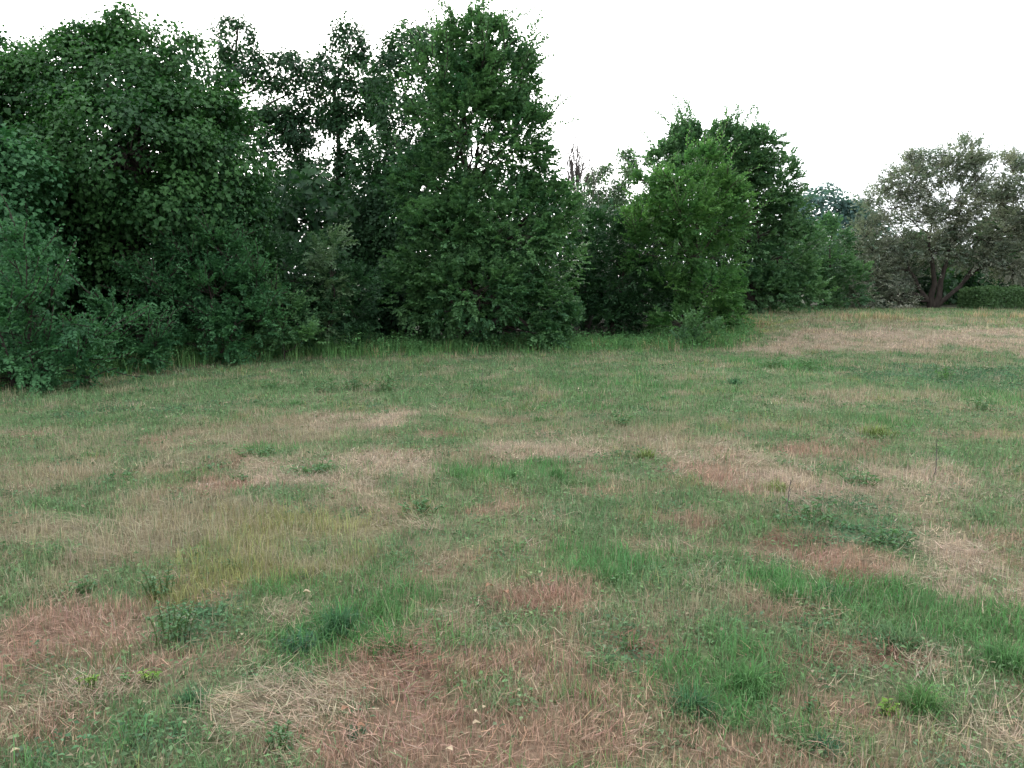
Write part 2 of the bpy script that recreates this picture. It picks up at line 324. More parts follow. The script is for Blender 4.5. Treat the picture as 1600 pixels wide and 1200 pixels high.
def plant(name, label, cat, base_uv, Y, lobes, style, leaf, bark=BARK, trunk_r=0.16, seed=0, dens=1.0, group=None,
          stems=None, twigs=False, depthk=0.9, trunk_top=None, fill=0.0, base=None, leafscale=1.0, spikes=0, back=0.55, limb_k=1.0):
    """tree or shrub: lobes are (column, row, half width, half height, depth offset); foliage in clumps on the lobes, limbs reach every lobe"""
    r = np.random.default_rng(1000 + seed); st = dict(STYLES[style]); st['ll'] *= leafscale
    if base is None:
        g = at(base_uv[0], base_uv[1], Y); base = np.array([g[0], Y, float(zf(g[0], Y))])
    base = np.asarray(base, float)
    Lc, Lr = [], []
    for lb in lobes:
        u, v, ru, rv = lb[:4]; do = lb[4] if len(lb) > 4 else 0.0; c = at(u, v, Y + do); k = (Y + do) / F_PX
        Lc.append(c); Lr.append((ru * k, max(ru, rv) * k * depthk, rv * k))
    Lc = np.array(Lc); Lr = np.array(Lr)
    CC, CR, OO, LI = [], [], [], []
    for li in range(len(Lc)):
        a, b, c = Lr[li]; area = 4 * math.pi * (((a * b)**1.6 + (a * c)**1.6 + (b * c)**1.6) / 3)**(1 / 1.6)
        n = max(3, int(area * st['cd'] * dens))
        d = rand_dir(n, r); keep = (d[:, 1] < 0.35) | (r.random(n) < back); d = d[keep]; n = len(d)
        rr = r.uniform(0.72, 1.02, n)
        if fill: 
            q = r.random(n) < fill; rr[q] = r.uniform(0.2, 0.8, q.sum())
        cr = st['cr'] * r.uniform(0.65, 1.25, n); cr = np.minimum(cr, 0.75 * min(a, c))
        P = Lc[li] + d * (Lr[li] - 0.5 * cr[:, None]) * rr[:, None]
        inside = np.zeros(n, bool)
        for lj in range(len(Lc)):
            if lj != li: inside |= np.linalg.norm((P - Lc[lj]) / Lr[lj], axis=1) < 0.72
        ok = (~inside | (r.random(n) < 0.12)) & (P[:, 2] > zf(P[:, 0], P[:, 1]) + 0.12)
        CC.append(P[ok]); CR.append(cr[ok]); OO.append(unit(d / Lr[li])[ok]); LI.append(np.full(ok.sum(), li))
    CC = np.concatenate(CC); CR = np.concatenate(CR); OO = np.concatenate(OO); LI = np.concatenate(LI)
    if spikes:                                                            # long leading shoots that break the outline
        top = np.argsort(-(CC[:, 2] + 0.25 * np.abs(CC[:, 0] - Lc[:, 0].mean())) + r.normal(0, 0.8, len(CC)))[:spikes]
    V, T, tint, (SP, SD, SL, cid) = crown_from_clumps(CC, CR, OO, st, r)
    root = link(name, None, label=label, category=cat, group=group); root.location = base
    tmb = MB(); crown = [(V, T, tint)]
    if spikes:
        sh_P, sh_D, sh_N, sh_L = [], [], [], []
        for q in top:
            for _ in range(4):
                L = r.uniform(0.2, 1.0) ** 1.3 * st.get('shoot', .7); dd = unit(OO[q] * 0.8 + np.array([0, 0, 0.9]) + 0.35 * r.normal(0, 1, 3))
                p0 = CC[q] + OO[q] * CR[q] * 0.4; t = np.linspace(0.1, 1, max(5, int(L / 0.030))); n = len(t)
                P = p0 + dd * (L * t)[:, None]; P = P + np.outer(t * t, unit(OO[q] * np.array([1, 1, 0]) + 1e-6)) * L * 0.15
                P = P + np.outer(np.sin(2.2 * t), r.normal(0, .09, 3)) * L; sd_ = unit(np.cross(dd, r.normal(0, 1, (n, 3)))); sg = 1.0
                sh_P.append(P); sh_D.append(unit(dd * 0.7 + sd_ * sg + 0.2 * r.normal(0, 1, (n, 3)))); sh_N.append(unit(np.cross(sd_, dd) + 0.5 * r.normal(0, 1, (n, 3))))
                sh_L.append(st['ll'] * 1.15 * (1.1 - 0.4 * t))
                tube(tmb, np.concatenate([[CC[q]], P[::max(1, n // 4)]]), 0.009, 3)
        P = np.concatenate(sh_P); L_ = np.concatenate(sh_L); v2, t2 = leaf_quads(P, np.concatenate(sh_D), np.concatenate(sh_N), L_, L_ * 0.55)
        crown.append((v2, t2, np.repeat(np.clip(r.normal(0.6, 0.2, len(P)), 0, 1), 4)))
    cb = MB()
    for v_, t_, ti in crown: cb.add(v_ - base, T=t_, tint=ti)
    LEAFTRIS[0] += sum(len(c[1]) for c in crown)
    link('crown', cb.mesh('crown', leaf), root)
    # trunk or stems
    topc = trunk_top if trunk_top is not None else Lc[np.argmax(Lc[:, 2])] * np.array([1, 1, 1]) - np.array([0, 0, 0.1])
    nst = stems or [(topc, 1.0)]
    spines = []
    for (tp, k) in nst:
        tp = np.asarray(tp, float); P = wander(base - np.array([0, 0, 0.15]), tp, 9, 0.22, r)
        R = trunk_r * k * np.linspace(1, 0.12, 9) ** 0.9; R[0] *= 1.5; R[1] *= 1.08
        mb = MB(); tube(mb, P - base, R, 8); link('trunk', mb.mesh('trunk', bark, True), root); spines.append((P, R))
    for li in range(len(Lc)):
        target = Lc[li]; best = None
        for P, R in spines:
            idx = [q for q in range(1, 8) if P[q][2] < target[2] + 0.1] or [1]
            for q in idx:
                dd = np.linalg.norm(P[q] - target) + 0.8 * max(0, 0.5 * np.linalg.norm(target[:2] - P[q][:2]) - (target[2] - P[q][2]))
                if best is None or dd < best[0]: best = (dd, P[q], R[q])
        mb = MB(); p0, r0 = best[1], min(best[2] * 0.7, trunk_r * 0.5) * limb_k
        L = np.linalg.norm(target - p0)
        if L > 0.15:
            P = wander(p0, target, 7, 0.3, r, 0.04); tube(mb, P - base, np.linspace(r0, max(0.25 * r0, 0.008), 7), 5)
        else: P = np.array([p0, target])
        for q in np.where(LI == li)[0]:
            if not twigs and r.random() > 0.5: continue
            s0 = P[min(len(P) - 1, int(r.uniform(0.45, 1) * len(P)))]
            tube(mb, wander(s0, CC[q], 5, 0.35, r) - base, np.linspace(max(0.25 * r0, 0.010), 0.005, 5), 4)
        if twigs:
            for q in np.where(np.isin(cid, np.where(LI == li)[0]))[0][::2]:
                c0 = CC[cid[q]]; e = SP[q] + SD[q] * SL[q]
                tube(mb, np.array([c0, 0.5 * (c0 + e) + r.normal(0, 0.04, 3), e]) - base, np.array([0.007, 0.005, 0.003]), 3)
        if mb.n: link('branch', mb.mesh('branch', bark), root)
    if tmb.n:
        tmb.V = [v_ - base for v_ in tmb.V]; link('twigs', tmb.mesh('twigs', bark), root, kind='stuff')
    return root

plant('maple_tree', 'big dark green domed maple with the broadest crown of all', 'tree', (205, 545), 17.0,
      [(200, 130, 112, 85, 0), (105, 162, 92, 80, .3), (288, 162, 74, 78, .3), (30, 190, 75, 105, .5), (200, 240, 140, 105, -.9), (325, 250, 72, 90, -.3), (372, 325, 40, 58, 0),
       (100, 300, 105, 85, -.6), (285, 330, 100, 75, -.6), (10, 310, 85, 90, 0), (375, 400, 55, 60, .2), (235, 400, 95, 60, 0), (95, 400, 95, 70, .2),
       (205, 54, 36, 28, 0), (140, 80, 36, 32, 0), (250, 72, 34, 28, 0), (280, 98, 34, 32, .2), (50, 106, 34, 28, .3), (-60, 240, 80, 110, .4), (160, 470, 120, 50, .6), (300, 470, 90, 50, .6), (190, 230, 170, 140, .9), (90, 240, 120, 120, .7), (345, 190, 50, 60, .2), (250, 100, 60, 45, .2), (100, 118, 60, 42, .3)], 'maple', L_MAPLE, BARK_DARK, 0.2, seed=1, fill=.22, back=.65)
plant('maple_sapling', 'lighter green young maple in front of the big dark domed maple', 'tree', (-20, 570), 14.2,
      [(5, 275, 75, 50), (45, 335, 65, 60), (-60, 330, 85, 100), (15, 400, 95, 60), (-30, 470, 90, 60)], 'maple', L_SCRUB, BARK_DARK, 0.09, seed=2)
plant('elm_shrub', 'bushy elm scrub reaching furthest out over the meadow grass', 'shrub', (30, 600), 12.0,
      [(50, 495, 72, 46), (-20, 525, 92, 62), (112, 535, 46, 30), (35, 440, 42, 34), (70, 565, 85, 26), (42, 395, 12, 30), (95, 490, 50, 26), (0, 450, 40, 40), (20, 590, 90, 20), (110, 580, 60, 20)], 'scrub', L_SCRUB, BARK_DARK, 0.05, seed=3, spikes=40,
      stems=[(at(60, 450, 12.0), 1), (at(-10, 490, 12.1), .8), (at(125, 510, 11.9), .8)])
plant('elm_sapling', 'bluish green elm sapling with long sideways shoots before the domed maple', 'shrub', (330, 560), 15.9,
      [(335, 460, 70, 50), (380, 500, 55, 42), (305, 415, 42, 36), (335, 370, 26, 34), (360, 410, 34, 32), (240, 432, 48, 18, -.3), (305, 512, 50, 28), (405, 450, 28, 36), (285, 385, 22, 24), (235, 455, 35, 14, -.4), (345, 535, 75, 24), (280, 530, 40, 20), (395, 530, 40, 26)], 'scrub', L_SCRUB, BARK_DARK, 0.045, seed=4, spikes=44,
      stems=[(at(330, 420, 15.9), 1), (at(375, 470, 15.8), .8), (at(295, 420, 15.8), .8)])
plant('bramble_thicket', 'dark thicket with pale flowering tips between maple and central elm', 'shrub', (490, 552), 17.6,
      [(480, 430, 62, 62), (455, 500, 75, 48), (540, 475, 42, 58), (420, 420, 45, 50, .4), (500, 520, 70, 28)], 'scrub', L_DARK, BARK_DARK, 0.06, seed=5, leafscale=1.15)
plant('pale_shrub', 'pale grey-green shrub top poking out of the dark thicket', 'shrub', (512, 552), 17.2,
      [(512, 392, 26, 30), (525, 425, 26, 26), (505, 450, 28, 30), (520, 500, 30, 40, .2)], 'scrub', L_PALE, BARK_DARK, 0.03, seed=6)
plant('slender_tree', 'tall slender loose-crowned tree with bare lower trunk beside the domed maple', 'tree', (418, 535), 25.0,
      [(365, 66, 28, 32), (392, 118, 38, 34), (350, 108, 22, 28), (462, 108, 36, 24), (425, 165, 45, 32), (495, 140, 36, 28), (478, 205, 52, 28), (440, 240, 40, 32), (485, 290, 62, 36), (430, 320, 45, 45), (350, 180, 30, 40), (412, 205, 34, 30), (455, 165, 34, 26), (400, 150, 26, 26)],
      'sparse', L_DARK, BARK_DARK, 0.17, seed=7, dens=1.3, trunk_top=at(372, 40, 25.0), twigs=True, back=.8, fill=.6)
plant('gappy_tree', 'tall gappy tree with sky showing through, touching the central elm', 'tree', (560, 535), 24.0,
      [(548, 72, 27, 28), (528, 108, 36, 34), (574, 112, 34, 36), (556, 158, 52, 30), (538, 205, 36, 22), (585, 232, 38, 24), (520, 255, 30, 20), (515, 325, 62, 32), (592, 330, 56, 38), (560, 380, 60, 40), (470, 345, 50, 35), (520, 165, 30, 26), (600, 150, 22, 36), (560, 262, 34, 20)],
      'sparse', L_DARK, BARK_DARK, 0.16, seed=8, dens=1.3, trunk_top=at(548, 70, 24.0), twigs=True, back=.8, fill=.6)
plant('shaded_tree', 'dark rounded tree joined to the rear shoulder of the central elm', 'tree', (625, 535), 21.3,
      [(655, 80, 46, 40), (632, 150, 50, 55), (655, 220, 62, 62), (604, 285, 48, 55), (625, 355, 66, 62), (592, 425, 58, 62), (640, 480, 60, 45)], 'maple', L_DARK, BARK_DARK, 0.15, seed=9, leafscale=.95)
plant('elm_tree', 'tallest elm with feathery upright shoots on its pointed crown', 'tree', (745, 540), 19.0,
      [(742, 80, 52, 42), (722, 48, 24, 26), (785, 125, 48, 52), (705, 150, 62, 62), (815, 190, 36, 42), (760, 230, 92, 72), (832, 272, 42, 40), (685, 292, 72, 62), (762, 340, 100, 72), (852, 335, 46, 56),
       (858, 405, 50, 50), (785, 430, 82, 62), (695, 410, 75, 62), (640, 455, 52, 44), (725, 482, 80, 32), (848, 470, 52, 38), (780, 480, 60, 28), (745, 455, 80, 52, -.9), (690, 360, 70, 50, -.7), (800, 370, 70, 50, -.7), (700, 515, 70, 20), (810, 512, 80, 22), (880, 500, 40, 26), (735, 190, 60, 50, -.7), (740, 130, 50, 45, -.5), (765, 185, 60, 45, .4), (740, 255, 70, 60, .5), (800, 240, 50, 45, .4)], 'elm', L_ELM, BARK_DARK, 0.2, seed=10, spikes=60, fill=.22, back=.65, trunk_top=at(735, 270, 19.2))
plant('thin_poplar', 'slim pale green tree rising behind the dark holly-like shrub', 'tree', (955, 525), 29.0,
      [(942, 290, 20, 26), (978, 272, 10, 28), (940, 345, 40, 36), (965, 320, 22, 30), (990, 335, 22, 34), (922, 330, 22, 30), (955, 400, 50, 40)], 'sparse', L_PALE, BARK, 0.1, seed=11, dens=1.6, twigs=True, trunk_top=at(960, 280, 29))
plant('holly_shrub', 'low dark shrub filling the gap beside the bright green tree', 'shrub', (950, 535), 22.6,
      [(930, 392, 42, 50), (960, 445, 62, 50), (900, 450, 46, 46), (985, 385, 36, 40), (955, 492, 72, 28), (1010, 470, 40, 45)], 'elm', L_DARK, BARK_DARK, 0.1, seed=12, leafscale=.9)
plant('bright_tree', 'fresh bright green tree with a leaning trunk showing in its side gap', 'tree', (1072, 530), 21.4,
      [(1060, 278, 42, 30), (1105, 300, 40, 38), (1030, 320, 30, 34), (1128, 345, 34, 40), (1075, 340, 48, 44, -.5), (1020, 370, 26, 32, .3), (1052, 392, 34, 28), (1125, 400, 34, 30, .4), (1118, 452, 42, 34, -.2), (1040, 445, 28, 30, .2),
       (1095, 492, 52, 26), (1145, 485, 24, 28), (1085, 262, 22, 18), (1015, 290, 18, 22, .3), (1070, 505, 46, 20, -.2), (1005, 330, 24, 36, .5), (1002, 395, 26, 34, .4), (1140, 312, 28, 26), (1100, 262, 30, 22)], 'elm', L_BRIGHT, BARK, 0.13, seed=13, leafscale=.88, back=.65, fill=.2,
      trunk_top=at(1092, 400, 21.6), dens=1.15, spikes=30)
plant('broad_elm', 'broad elm with ragged top standing behind the bright green tree', 'tree', (1180, 505), 26.0,
      [(1098, 228, 44, 28), (1140, 232, 40, 26), (1180, 232, 38, 30), (1038, 255, 30, 30), (1140, 262, 66, 46), (1085, 270, 56, 36), (1200, 290, 44, 46), (1170, 320, 60, 50), (1230, 330, 30, 38), (1185, 370, 56, 56), (1018, 315, 30, 42), (1225, 405, 52, 52), (1180, 450, 52, 40), (1245, 452, 44, 38)],
      'elm', L_ELM_LIGHT, BARK_DARK, 0.2, seed=14, spikes=44, leafscale=1.15, fill=.25, back=.65, trunk_top=at(1150, 300, 26.2))
plant('edge_shrub', 'mid green shrub squeezed between broad elm and brownish spreading tree', 'shrub', (1290, 492), 30.0,
      [(1288, 405, 34, 48), (1280, 460, 44, 32), (1318, 445, 34, 38), (1300, 370, 22, 24)], 'elm', L_ELM_LIGHT, BARK_DARK, 0.07, seed=15)
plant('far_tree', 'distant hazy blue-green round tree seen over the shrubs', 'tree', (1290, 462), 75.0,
      [(1290, 322, 34, 22), (1312, 345, 40, 26), (1262, 340, 28, 26), (1290, 375, 50, 35), (1340, 370, 40, 36), (1280, 420, 60, 40)], 'far', L_HAZE, BARK, 0.3, seed=16)
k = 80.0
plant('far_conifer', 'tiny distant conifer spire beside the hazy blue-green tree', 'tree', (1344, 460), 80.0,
      [(1344, 332, 3, 10), (1344, 345, 6, 10), (1344, 360, 9, 12)], 'far', L_HAZE, BARK, 0.2, seed=17, dens=5, leafscale=.7)
Yr = 32.0
plant('spreading_tree', 'brownish grey-green spreading tree with forked low trunk on the dry rise', 'tree', (1455, 487), Yr,
      [(1500, 250, 38, 32), (1430, 280, 48, 36), (1562, 275, 42, 36), (1388, 325, 44, 40), (1480, 312, 62, 44), (1570, 330, 54, 46), (1630, 320, 55, 60), (1360, 375, 38, 40), (1425, 370, 54, 40), (1530, 370, 54, 36),
       (1362, 425, 42, 38), (1405, 432, 34, 32, 1.0), (1605, 390, 50, 30), (1670, 380, 50, 40), (1640, 250, 30, 30), (1590, 415, 48, 22), (1535, 340, 50, 40), (1340, 445, 30, 30), (1640, 420, 50, 30), (1380, 455, 44, 22, .4), (1450, 345, 50, 40), (1350, 464, 42, 20, -.7), (1398, 468, 36, 14, -.7), (1470, 272, 40, 30), (1535, 272, 36, 30), (1600, 290, 44, 38), (1400, 350, 50, 40), (1500, 345, 50, 40), (1450, 388, 60, 26, .3), (1530, 398, 50, 20, .3), (1580, 360, 50, 34, .4)], 'olive', L_OLIVE, BARK_DARK, 0.17, seed=18, dens=1.0, twigs=True, back=.6, fill=.45,
      stems=[(at(1412, 385, Yr + .3), .62), (at(1458, 330, Yr), .75), (at(1505, 300, Yr + .2), .7), (at(1570, 375, Yr - .4), .6), (at(1610, 350, Yr + .4), .45)], limb_k=.9)
plant('back_shrub', 'light green shrub glimpsed under the spreading tree beside its trunk', 'shrub', (1495, 480), 37.0,
      [(1492, 452, 30, 26), (1520, 440, 30, 30), (1440, 455, 28, 22)], 'elm', L_BRIGHT, BARK_DARK, 0.05, seed=19, dens=.5, leafscale=1.5)
plant('back_thicket', 'dark green thicket rising behind the clipped hedge', 'shrub', (1580, 480), 40.0,
      [(1570, 425, 48, 44), (1630, 410, 60, 60), (1530, 415, 40, 48), (1690, 420, 60, 60), (1475, 425, 40, 40), (1440, 400, 40, 40), (1560, 460, 60, 30), (1620, 460, 60, 30), (1500, 450, 50, 30), (1590, 370, 60, 40)], 'elm', L_ELM, BARK_DARK, 0.1, seed=20, dens=.30, leafscale=2.5, fill=.5)
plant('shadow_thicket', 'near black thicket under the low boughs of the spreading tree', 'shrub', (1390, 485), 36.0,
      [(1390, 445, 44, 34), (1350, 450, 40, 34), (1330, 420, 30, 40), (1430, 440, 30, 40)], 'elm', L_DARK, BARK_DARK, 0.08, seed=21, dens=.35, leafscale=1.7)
plant('hazel_shrub', 'low loose shrub filling the nook between elm scrub and elm sapling', 'shrub', (195, 575), 14.3,
      [(190, 520, 46, 34), (150, 540, 40, 28), (225, 545, 36, 22), (180, 485, 26, 24), (185, 562, 60, 14)], 'scrub', L_SCRUB, BARK_DARK, 0.035, seed=23, spikes=12)
plant('nettle_shrub', 'low mid green shrub between elm sapling and dark thicket', 'shrub', (445, 556), 16.4,
      [(440, 505, 42, 40), (425, 535, 46, 22), (475, 530, 36, 24), (440, 465, 26, 26)], 'scrub', L_ELM, BARK_DARK, 0.035, seed=24, spikes=8)
g = ground(1085, 543)
plant('low_bush', 'low rounded green bush at the foot of the bright green tree', 'shrub', (1085, 543), g[1],
      [(1082, 522, 36, 20), (1110, 528, 26, 15), (1055, 528, 24, 14)], 'scrub', L_WEED, BARK_DARK, 0.025, seed=22, base=g)

# dead, arched tree: a leaning stub with a curtain of bare drooping shoots
r = np.random.default_rng(77); Yd = 23.5
b0 = at(925, 520, Yd); b0[2] = float(zf(b0[0], Yd))
dead = link('dead_tree', None, label='dead tree with bare brown shoots arching over beside the tallest elm', category='tree'); dead.location = b0
mb = MB(); tp = at(892, 250, Yd); P = wander(b0 - [0, 0, .1], tp, 9, .2, r); tube(mb, P - b0, np.linspace(.13, .04, 9), 8); link('trunk', mb.mesh('trunk', DEADWOOD, True), dead)
for q in range(40):
    mb = MB(); s0 = P[r.integers(5, 9)] + r.normal(0, .12, 3); e = at(r.uniform(878, 938), r.uniform(265, 360), Yd + r.uniform(-.5, .5))
    t = np.linspace(0, 1, 9)[:, None]; top = np.array([0.5 * (s0[0] + e[0]) + r.uniform(-.25, .55), 0.5 * (s0[1] + e[1]), max(s0[2], at(895, 205, Yd)[2]) + r.uniform(-.6, .9)])
    C = (1 - t)**2 * s0 + 2 * t * (1 - t) * top + t * t * e + r.normal(0, .02, (9, 3))
    tube(mb, C - b0, np.linspace(.012, .006, 9), 4); link('branch', mb.mesh('branch', DEADWOOD), dead)

# clipped hedge
def hedge():
    r = np.random.default_rng(88); Y = 29.5
    a = at(1528, 495, Y); x0, x1 = a[0], a[0] + 7.0; z0 = float(zf(x0, Y)); h = at(1528, 453, Y)[2] - z0; d = 1.3
    n = 18000
    f = r.choice(4, n, p=[.42, .33, .13, .12]); x = r.uniform(x0, x1, n); y = r.uniform(0, d, n); z = r.uniform(0.05, h, n)
    ins = r.exponential(0.06, n) - 0.05
    Nn = np.zeros((n, 3))
    y[f == 0] = ins[f == 0]; Nn[f == 0] = (0, -1, .3); z[f == 1] = h - ins[f == 1]; Nn[f == 1] = (0, -.2, 1)
    x[f == 2] = x0 + ins[f == 2]; Nn[f == 2] = (-1, 0, .3); y[f == 3] = d - ins[f == 3]; Nn[f == 3] = (0, 1, .3)
    z = z + 0.32 * z / h * (fbm(x * 1.5, y * 1.5, 3) - .5); y2 = y + 0.15 * (fbm(x * 1.8, z * 1.8, 4) - .5)
    P = np.stack([x, Y + y2, z0 + z], 1); Nn = unit(Nn + .6 * r.normal(0, 1, (n, 3))); D = unit(np.cross(Nn, r.normal(0, 1, (n, 3))) + .4 * Nn)
    L = r.uniform(.05, .10, n); V, T = leaf_quads(P, D, Nn, L, L * .7)
    base = np.array([0.5 * (x0 + x1), Y + d / 2, z0]); root = link('hedge', None, label='clipped green hedge beside the brownish spreading tree', category='hedge'); root.location = base
    m = MB(); m.add(V - base, T=T, tint=np.repeat(np.clip(.5 + .8 * (fbm(x * 2, z * 2 + y, 6) - .5) + r.normal(0, .15, n), 0, 1), 4)); link('foliage', m.mesh('foliage', L_HEDGE), root)
    m = MB()
    for q in range(24):
        p0 = np.array([r.uniform(x0 + .2, x1 - .2), Y + d / 2 + r.normal(0, .15), z0 - .05]); 
        for w_ in range(3): tube(m, wander(p0, p0 + [r.normal(0, .3), r.normal(0, .3), h * .9], 5, .3, r) - base, np.linspace(.025, .008, 5), 4)
    link('stems', m.mesh('stems', BARK_DARK), root, kind='stuff')
hedge()

# dim undergrowth and brush behind the front trees: one mass that nobody could count
def undergrowth():
    r = np.random.default_rng(99); n = 1800
    u = r.uniform(-380, 1800, n); C = np.zeros((n, 3)); ok = np.ones(n, bool)
    xs = np.array([at(q, 500, 1.0)[0] for q in u])           # column -> x per metre of depth
    base_d = np.interp(u, [-380, 0, 300, 700, 1130, 1330, 1800], [12, 14.8, 18.5, 22, 27, 35, 38])
    Y = base_d + r.uniform(0, 6, n); x = xs * Y
    htop = np.interp(u, [-380, 0, 420, 560, 700, 900, 960, 1330, 1800], [5.0, 4.6, 4.0, 3.9, 4.4, 3.6, 3.4, 2.6, 2.6]) * (0.75 + .5 * fbm(x * .6, Y * .6, 8))
    z = zf(x, Y) + np.where(r.random(n) < .35, r.uniform(.1, 1.1, n), r.uniform(0.1, 1, n) ** 0.8 * htop)
    C = np.stack([x, Y, z], 1); st = dict(STYLES['maple']); st.update(ns=5, nl=8, ll=0.21, sl=0.5)
    out = unit(np.stack([np.zeros(n), -np.ones(n), np.full(n, .6)], 1) + .5 * r.normal(0, 1, (n, 3)))
    V, T, tint, _ = crown_from_clumps(C, r.uniform(.4, .8, n), out, st, r)
    m = MB(); m.add(V, T=T, tint=tint)
    for q in range(260):
        p0 = np.array([x[q], Y[q], float(zf(x[q], Y[q])) - .1]); tube(m, wander(p0, p0 + [r.normal(0, .6), r.normal(0, .4), htop[q]], 6, .3, r), np.linspace(r.uniform(.03, .08), .01, 6), 4, tint=0.0)
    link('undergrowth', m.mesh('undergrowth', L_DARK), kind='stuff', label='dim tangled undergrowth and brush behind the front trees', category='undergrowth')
undergrowth()

# ------------------------------------------------------------------ grass
def blades(P, yaw, h, wd, lean, bend, two):
    """many tapering blades that lean and bend over; two: two segments instead of one"""
    d = np.stack([np.cos(yaw), np.sin(yaw), 0 * yaw], 1); s = np.stack([-d[:, 1], d[:, 0], d[:, 2]], 1) * (wd * .5)[:, None]; z = np.array([0, 0, 1.0])
    m = P + (h * .5)[:, None] * (d * np.sin(lean)[:, None] + z * np.cos(lean)[:, None]); a = lean + bend
    e = m + (h * .5)[:, None] * (d * np.sin(a)[:, None] + z * np.cos(a)[:, None]); n = len(P)
    e[:, 2] = np.maximum(e[:, 2], P[:, 2] + .002)
    if two:
        V = np.stack([P - s, P + s, m + s * .75, m - s * .75, e], 1).reshape(-1, 3); b = np.arange(n)[:, None] * 5
        return V, np.concatenate([b + [[3, 2, 4]]]), b + [[0, 1, 2, 3]], 5
    V = np.stack([P - s, P + s, e], 1).reshape(-1, 3); b = np.arange(n)[:, None] * 3
    return V, b + [[0, 1, 2]], np.zeros((0, 4), int), 3
def blade_mat(name):
    """grass blades carry their own colour; a little light passes through"""
    m, t = new_mat(name); ic = N(t, 'ShaderNodeAttribute', attribute_name='own')
    p = N(t, 'ShaderNodeBsdfPrincipled'); p.inputs['Roughness'].default_value = 0.6; p.inputs['Specular IOR Level'].default_value = 0.08
    tr = N(t, 'ShaderNodeBsdfTranslucent'); mx = N(t, 'ShaderNodeMixShader'); mx.inputs[0].default_value = 0.25; o = N(t, 'ShaderNodeOutputMaterial')
    t.links.new(ic.outputs['Color'], p.inputs['Base Color']); t.links.new(ic.outputs['Color'], tr.inputs[0])
    t.links.new(p.outputs[0], mx.inputs[1]); t.links.new(tr.outputs[0], mx.inputs[2]); t.links.new(mx.outputs[0], o.inputs[0])
    return m
M_BLADE = blade_mat('grass_blade')
class Sward:
    def __init__(s): s.V, s.T, s.Q, s.C, s.n = [], [], [], [], 0
    def add(s, V, T, Q, C):
        s.V.append(V); s.T.append(T + s.n); s.Q.append(Q + s.n); s.C.append(C); s.n += len(V)
    def mesh(s, name, off=None):
        V = np.concatenate(s.V); V = V if off is None else V - off
        return mesh(name, V, [np.concatenate(s.T), np.concatenate(s.Q)], M_BLADE, {'own': np.concatenate(s.C)})
#        height, spread, width, lean range, bend range, blades, share lying flat
GK = {'short':  (.065, .040, .0034, .0, .75, .1, 1.3, .05), 'green': (.075, .038, .0036, .0, .7, .1, 1.2, .05), 'lush': (.095, .040, .0036, .0, .6, .1, 1.3, .02),
      'dry':    (.075, .042, .0027, .0, .5, .0, .7, .10), 'stalk': (.110, .045, .0026, .0, .4, .0, .6, .08), 'stub': (.058, .042, .0027, .0, .5, .0, .6, .12),
      'straw':  (.095, .055, .0026, 1.2, 1.55, -.2, .3, 1.0), 'crumb': (.060, .070, .0034, 1.2, 1.55, -.2, .3, 1.0),
      'weed':   (.045, .050, .020, 0, 0, 0, 0, 0)}
GN_ = list(GK); GA = np.array([GK[k] for k in GN_])
COVER_TUFTS = [['green', 'short', 'green', 'weed', 'dry', 'short'], ['lush', 'green', 'lush', 'green', 'lush', 'short'], ['weed', 'weed', 'short', 'green', 'weed', 'dry'], ['dry', 'stalk', 'dry', 'straw', 'green', 'stalk'],
               ['stub', 'dry', 'stub', 'dry', 'stub', 'crumb'], ['stub', 'dry', 'crumb', 'straw', 'stub', 'dry'], ['green', 'stalk', 'dry', 'green', 'lush', 'stalk'], ['crumb', 'stub', 'crumb', 'crumb', 'straw', 'short'], ['straw', 'straw', 'crumb', 'straw', 'dry', 'straw']]
TUFT_ID = np.array([[GN_.index(q) for q in row] for row in COVER_TUFTS])
